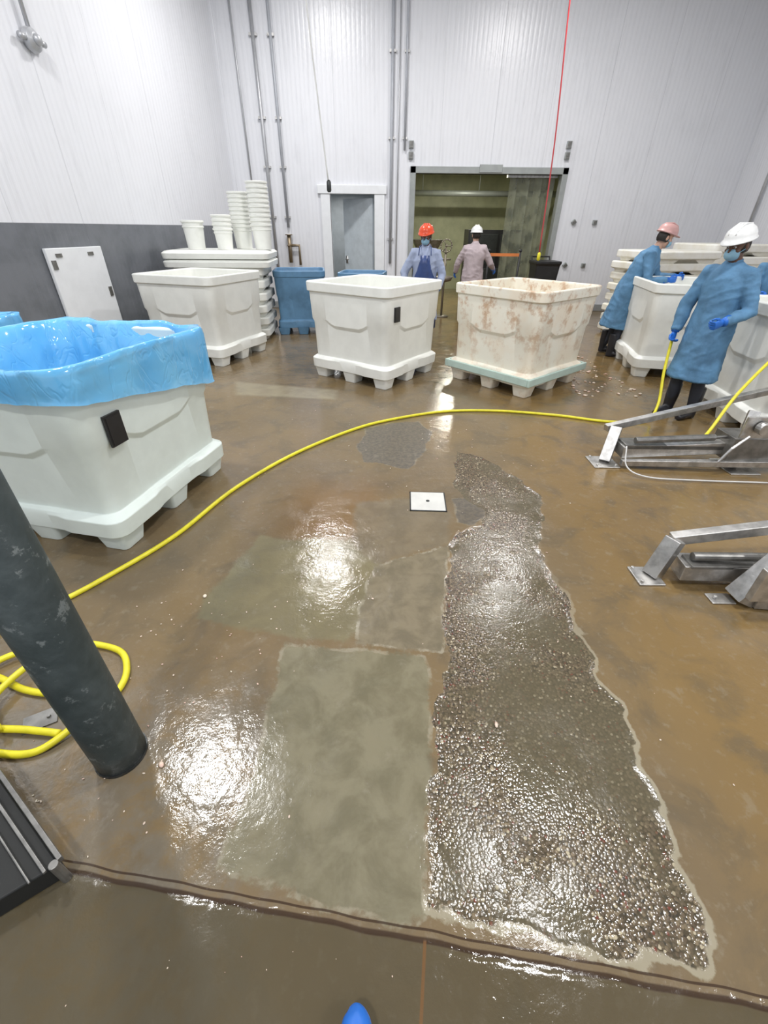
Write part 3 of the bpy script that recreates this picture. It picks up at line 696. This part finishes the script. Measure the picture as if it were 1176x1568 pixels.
    for k,sd in (('L',-1),('R',1)):
        e=Vector(P['e'+k]); w=Vector(P['w'+k]); d=(w-e).normalized()
        nn=Vector(P.get('n'+k,(-sd,0.2,0)))
        hand(root,w+d*.015,d+Vector(P.get('hd'+k,(0,0,0))),nn,sd*1.0,gloves,P.get('curl',.7))
        bm=bmesh.new(); tube(bm,[w-d*.05,w+d*.02],[.049,.037],14); obj('cuff',bm,gloves,root,True)
    HM=Matrix.Translation(hd)@Matrix.Rotation(P.get('hyaw',0),4,'Z')@Matrix.Rotation(P.get('hpitch',0),4,'X')
    bm=bmesh.new(); ell(bm,(0,-.005,.03),(.076,.096,.095)); ell(bm,(0,.025,-.045),(.058,.068,.072)); ell(bm,(0,.055,-.085),(.03,.03,.025))
    ell(bm,(0,.098,-.012),(.013,.020,.016)); ell(bm,(0,.09,.012),(.010,.014,.03)); ell(bm,(0,.074,.04),(.055,.022,.014)); ell(bm,(0,.084,-.058),(.024,.012,.010))
    for s_ in (-1,1): ell(bm,(s_*.078,-.005,0),(.012,.020,.032)); ell(bm,(s_*.045,.06,-.015),(.022,.025,.02))
    bm.transform(HM)
    tube(bm,[nk+Vector((0,0,-.04)),nk.lerp(hd,.5),hd+Vector((0,-.01,-.03))],[.062,.055,.055],14)
    bm=remesh(bm,.0055,2); obj('head',bm,skin,root,True)
    bm=bmesh.new()
    for s_ in (-1,1): ell(bm,(s_*.031,.083,.018),(.013,.010,.009),mi=0); ell(bm,(s_*.031,.091,.018),(.006,.004,.006),mi=1)
    bm.transform(HM); obj('eyes',bm,[mEyeW,mEyeD],root,True)
    bm=bmesh.new(); ell(bm,(0,-.022,.01),(.084,.092,.10)); bm.transform(HM)
    for v in list(bm.verts):
        l=HM.inverted()@v.co
        if l.y>.045 or l.z<-.07: bm.verts.remove(v)
    obj('hair',bm,mHair,root,True)
    if mask:
        bm=bmesh.new(); ell(bm,(0,.03,-.045),(.069,.092,.062),u=24,v=16)
        for v in list(bm.verts):
            if v.co.y<.045: bm.verts.remove(v)
        for s_ in (-1,1): tube(bm,[(s_*.062,.05,-.03),(s_*.082,.0,-.01)],.003,6)
        bm.transform(HM); o=obj('face_mask',bm,mMask,root,True)
    bm=bmesh.new(); L=[]
    for z,rx,ry,br in ((.052,.124,.144,.045),(.060,.126,.146,.047),(.064,.116,.136,0),(.10,.112,.132,0),(.135,.096,.116,0),(.160,.066,.084,0),(.174,.025,.035,0)):
        row=[]
        for k in range(32):
            a=2*pi*k/32; fr=max(0,math.sin(a))**2*br
            row.append(bm.verts.new((rx*math.cos(a),(ry+fr)*math.sin(a)-.005,z)))
        L.append(row)
    for A,B in zip(L[:-1],L[1:]): bridge(bm,A,B)
    bm.faces.new(L[-1]); bm.faces.new(L[0][::-1])
    for x in (-.03,0,.03): tube(bm,[(x,-.118,.105),(x,-.078,.160),(x,0,.180),(x,.072,.162),(x,.110,.114)],.008,8)
    bm.transform(HM); obj('hard_hat',bm,helmet,root,True)
    return root
person('worker_in_apron',(.62,8.0),rad(172),dict(eR=(.34,.02,1.12),wR=(.32,.16,.91),eL=(-.29,.03,1.12),wL=(-.24,.16,.90),hyaw=rad(-14),hpitch=rad(-14),hd=(0,.05,1.63)),
   mGreyCoat,mHelR,mGlove,mSkinD,mask=True,apron=True,scale=.98,wide=1.08)
person('worker_in_lab_coat',(1.80,10.3),rad(-6),dict(eR=(.35,.03,1.14),wR=(.45,.20,1.02),eL=(-.32,.05,1.14),wL=(-.36,.20,.96),hyaw=rad(12),fR=(.12,.1,0)),
   mPinkCoat,mHelW,mGlove,mSkinL,mask=False,scale=.98,hem=.5,wide=1.12)
person('worker_in_blue_gown',(3.66,7.4),rad(-122),dict(pel=(0,.05,.95),ch=(0,.17,1.29),nk=(0,.24,1.47),hd=(0,.31,1.59),eR=(.27,.28,1.08),wR=(.18,.50,1.10),eL=(-.27,.34,1.10),wL=(-.16,.58,1.12),fL=(-.14,-.10,0),fR=(.14,.06,0),hyaw=rad(30),hpitch=rad(-15)),
   mBlueGown,mHelP,mGlove,mSkinL,mask=True,scale=1.02,wide=1.2)
person('worker_in_blue_gown',(3.23,4.60),rad(118),dict(pel=(0,.0,.95),ch=(0,.02,1.29),nk=(0,.04,1.48),hd=(0,.09,1.61),eL=(-.29,.04,1.10),wL=(-.23,.27,1.02),eR=(.29,.06,1.10),wR=(.27,.12,.86),fL=(-.10,-.03,0),fR=(.11,.05,0),hyaw=rad(-4),hpitch=rad(-16),curl=1.3),
   mBlueGown,mHelW,mGlove,mSkinD,mask=True,scale=.99,wide=1.06)
person('worker_in_blue_gown',(4.42,5.42),rad(120),dict(pel=(0,.03,.95),ch=(0,.12,1.29),nk=(0,.18,1.48),hd=(0,.25,1.60),eL=(-.25,.26,1.12),wL=(-.12,.52,1.14),eR=(.25,.26,1.12),wR=(.12,.50,1.14),hpitch=rad(-15),curl=1.0),
   mBlueGown,mHelW,mGlove,mSkinD,mask=True,scale=.98)
# ------------------------------------------------------------------ lights
def highbay(x,y,z,e,r=.24,col=(1,.985,.97)):
    root=empty('high_bay_light',(x,y,z)); bm=bmesh.new()
    lathe(bm,[(r+.05,.0),(r+.07,.02),(r*.8,.14),(.1,.22),(.05,.26),(.05,.30)],capb=False); 
    if z+.3<H-1: pass
    elif z+.3<H: tube(bm,[(0,0,.28),(0,0,H-z)],.015,8)
    obj('housing',bm,mWhitePaint,root,True)
    l=bpy.data.lights.new('lamp','AREA'); l.shape='DISK'; l.size=2*r; l.energy=e; l.color=col
    o=bpy.data.objects.new('lamp',l); o.location=(0,0,-.01); link(o,root)
for x,y in ((-1.4,8.9),(2.9,8.4),(2.0,2.4),(-2.8,3.6),(5.2,-1.2),(-1.5,-1.6)): highbay(x,y,5.85,158)  # lamp behind the camera at right is unseen, added to light that side
highbay(2.0,13.6,3.05,85,.16,(1,.985,.82)); 
highbay(-1.2,13.2,2.45,20,.1)
w=bpy.data.worlds.new('w'); S.world=w; w.use_nodes=True; w.node_tree.nodes['Background'].inputs[0].default_value=(.85,.9,1,1); w.node_tree.nodes['Background'].inputs[1].default_value=.75
# ------------------------------------------------------------------ camera
FP=660.0; TH=math.atan(434/FP)
cam=bpy.data.cameras.new('camera'); cam.sensor_fit='VERTICAL'; cam.sensor_height=24; cam.lens=FP/1568*24; cam.clip_start=.02
co=bpy.data.objects.new('camera',cam); link(co); S.camera=co
co.matrix_world=Matrix.Translation((0,0,1.7))@Matrix.Rotation(pi/2-TH,4,'X')@Matrix.Rotation(rad(.6),4,'Z')
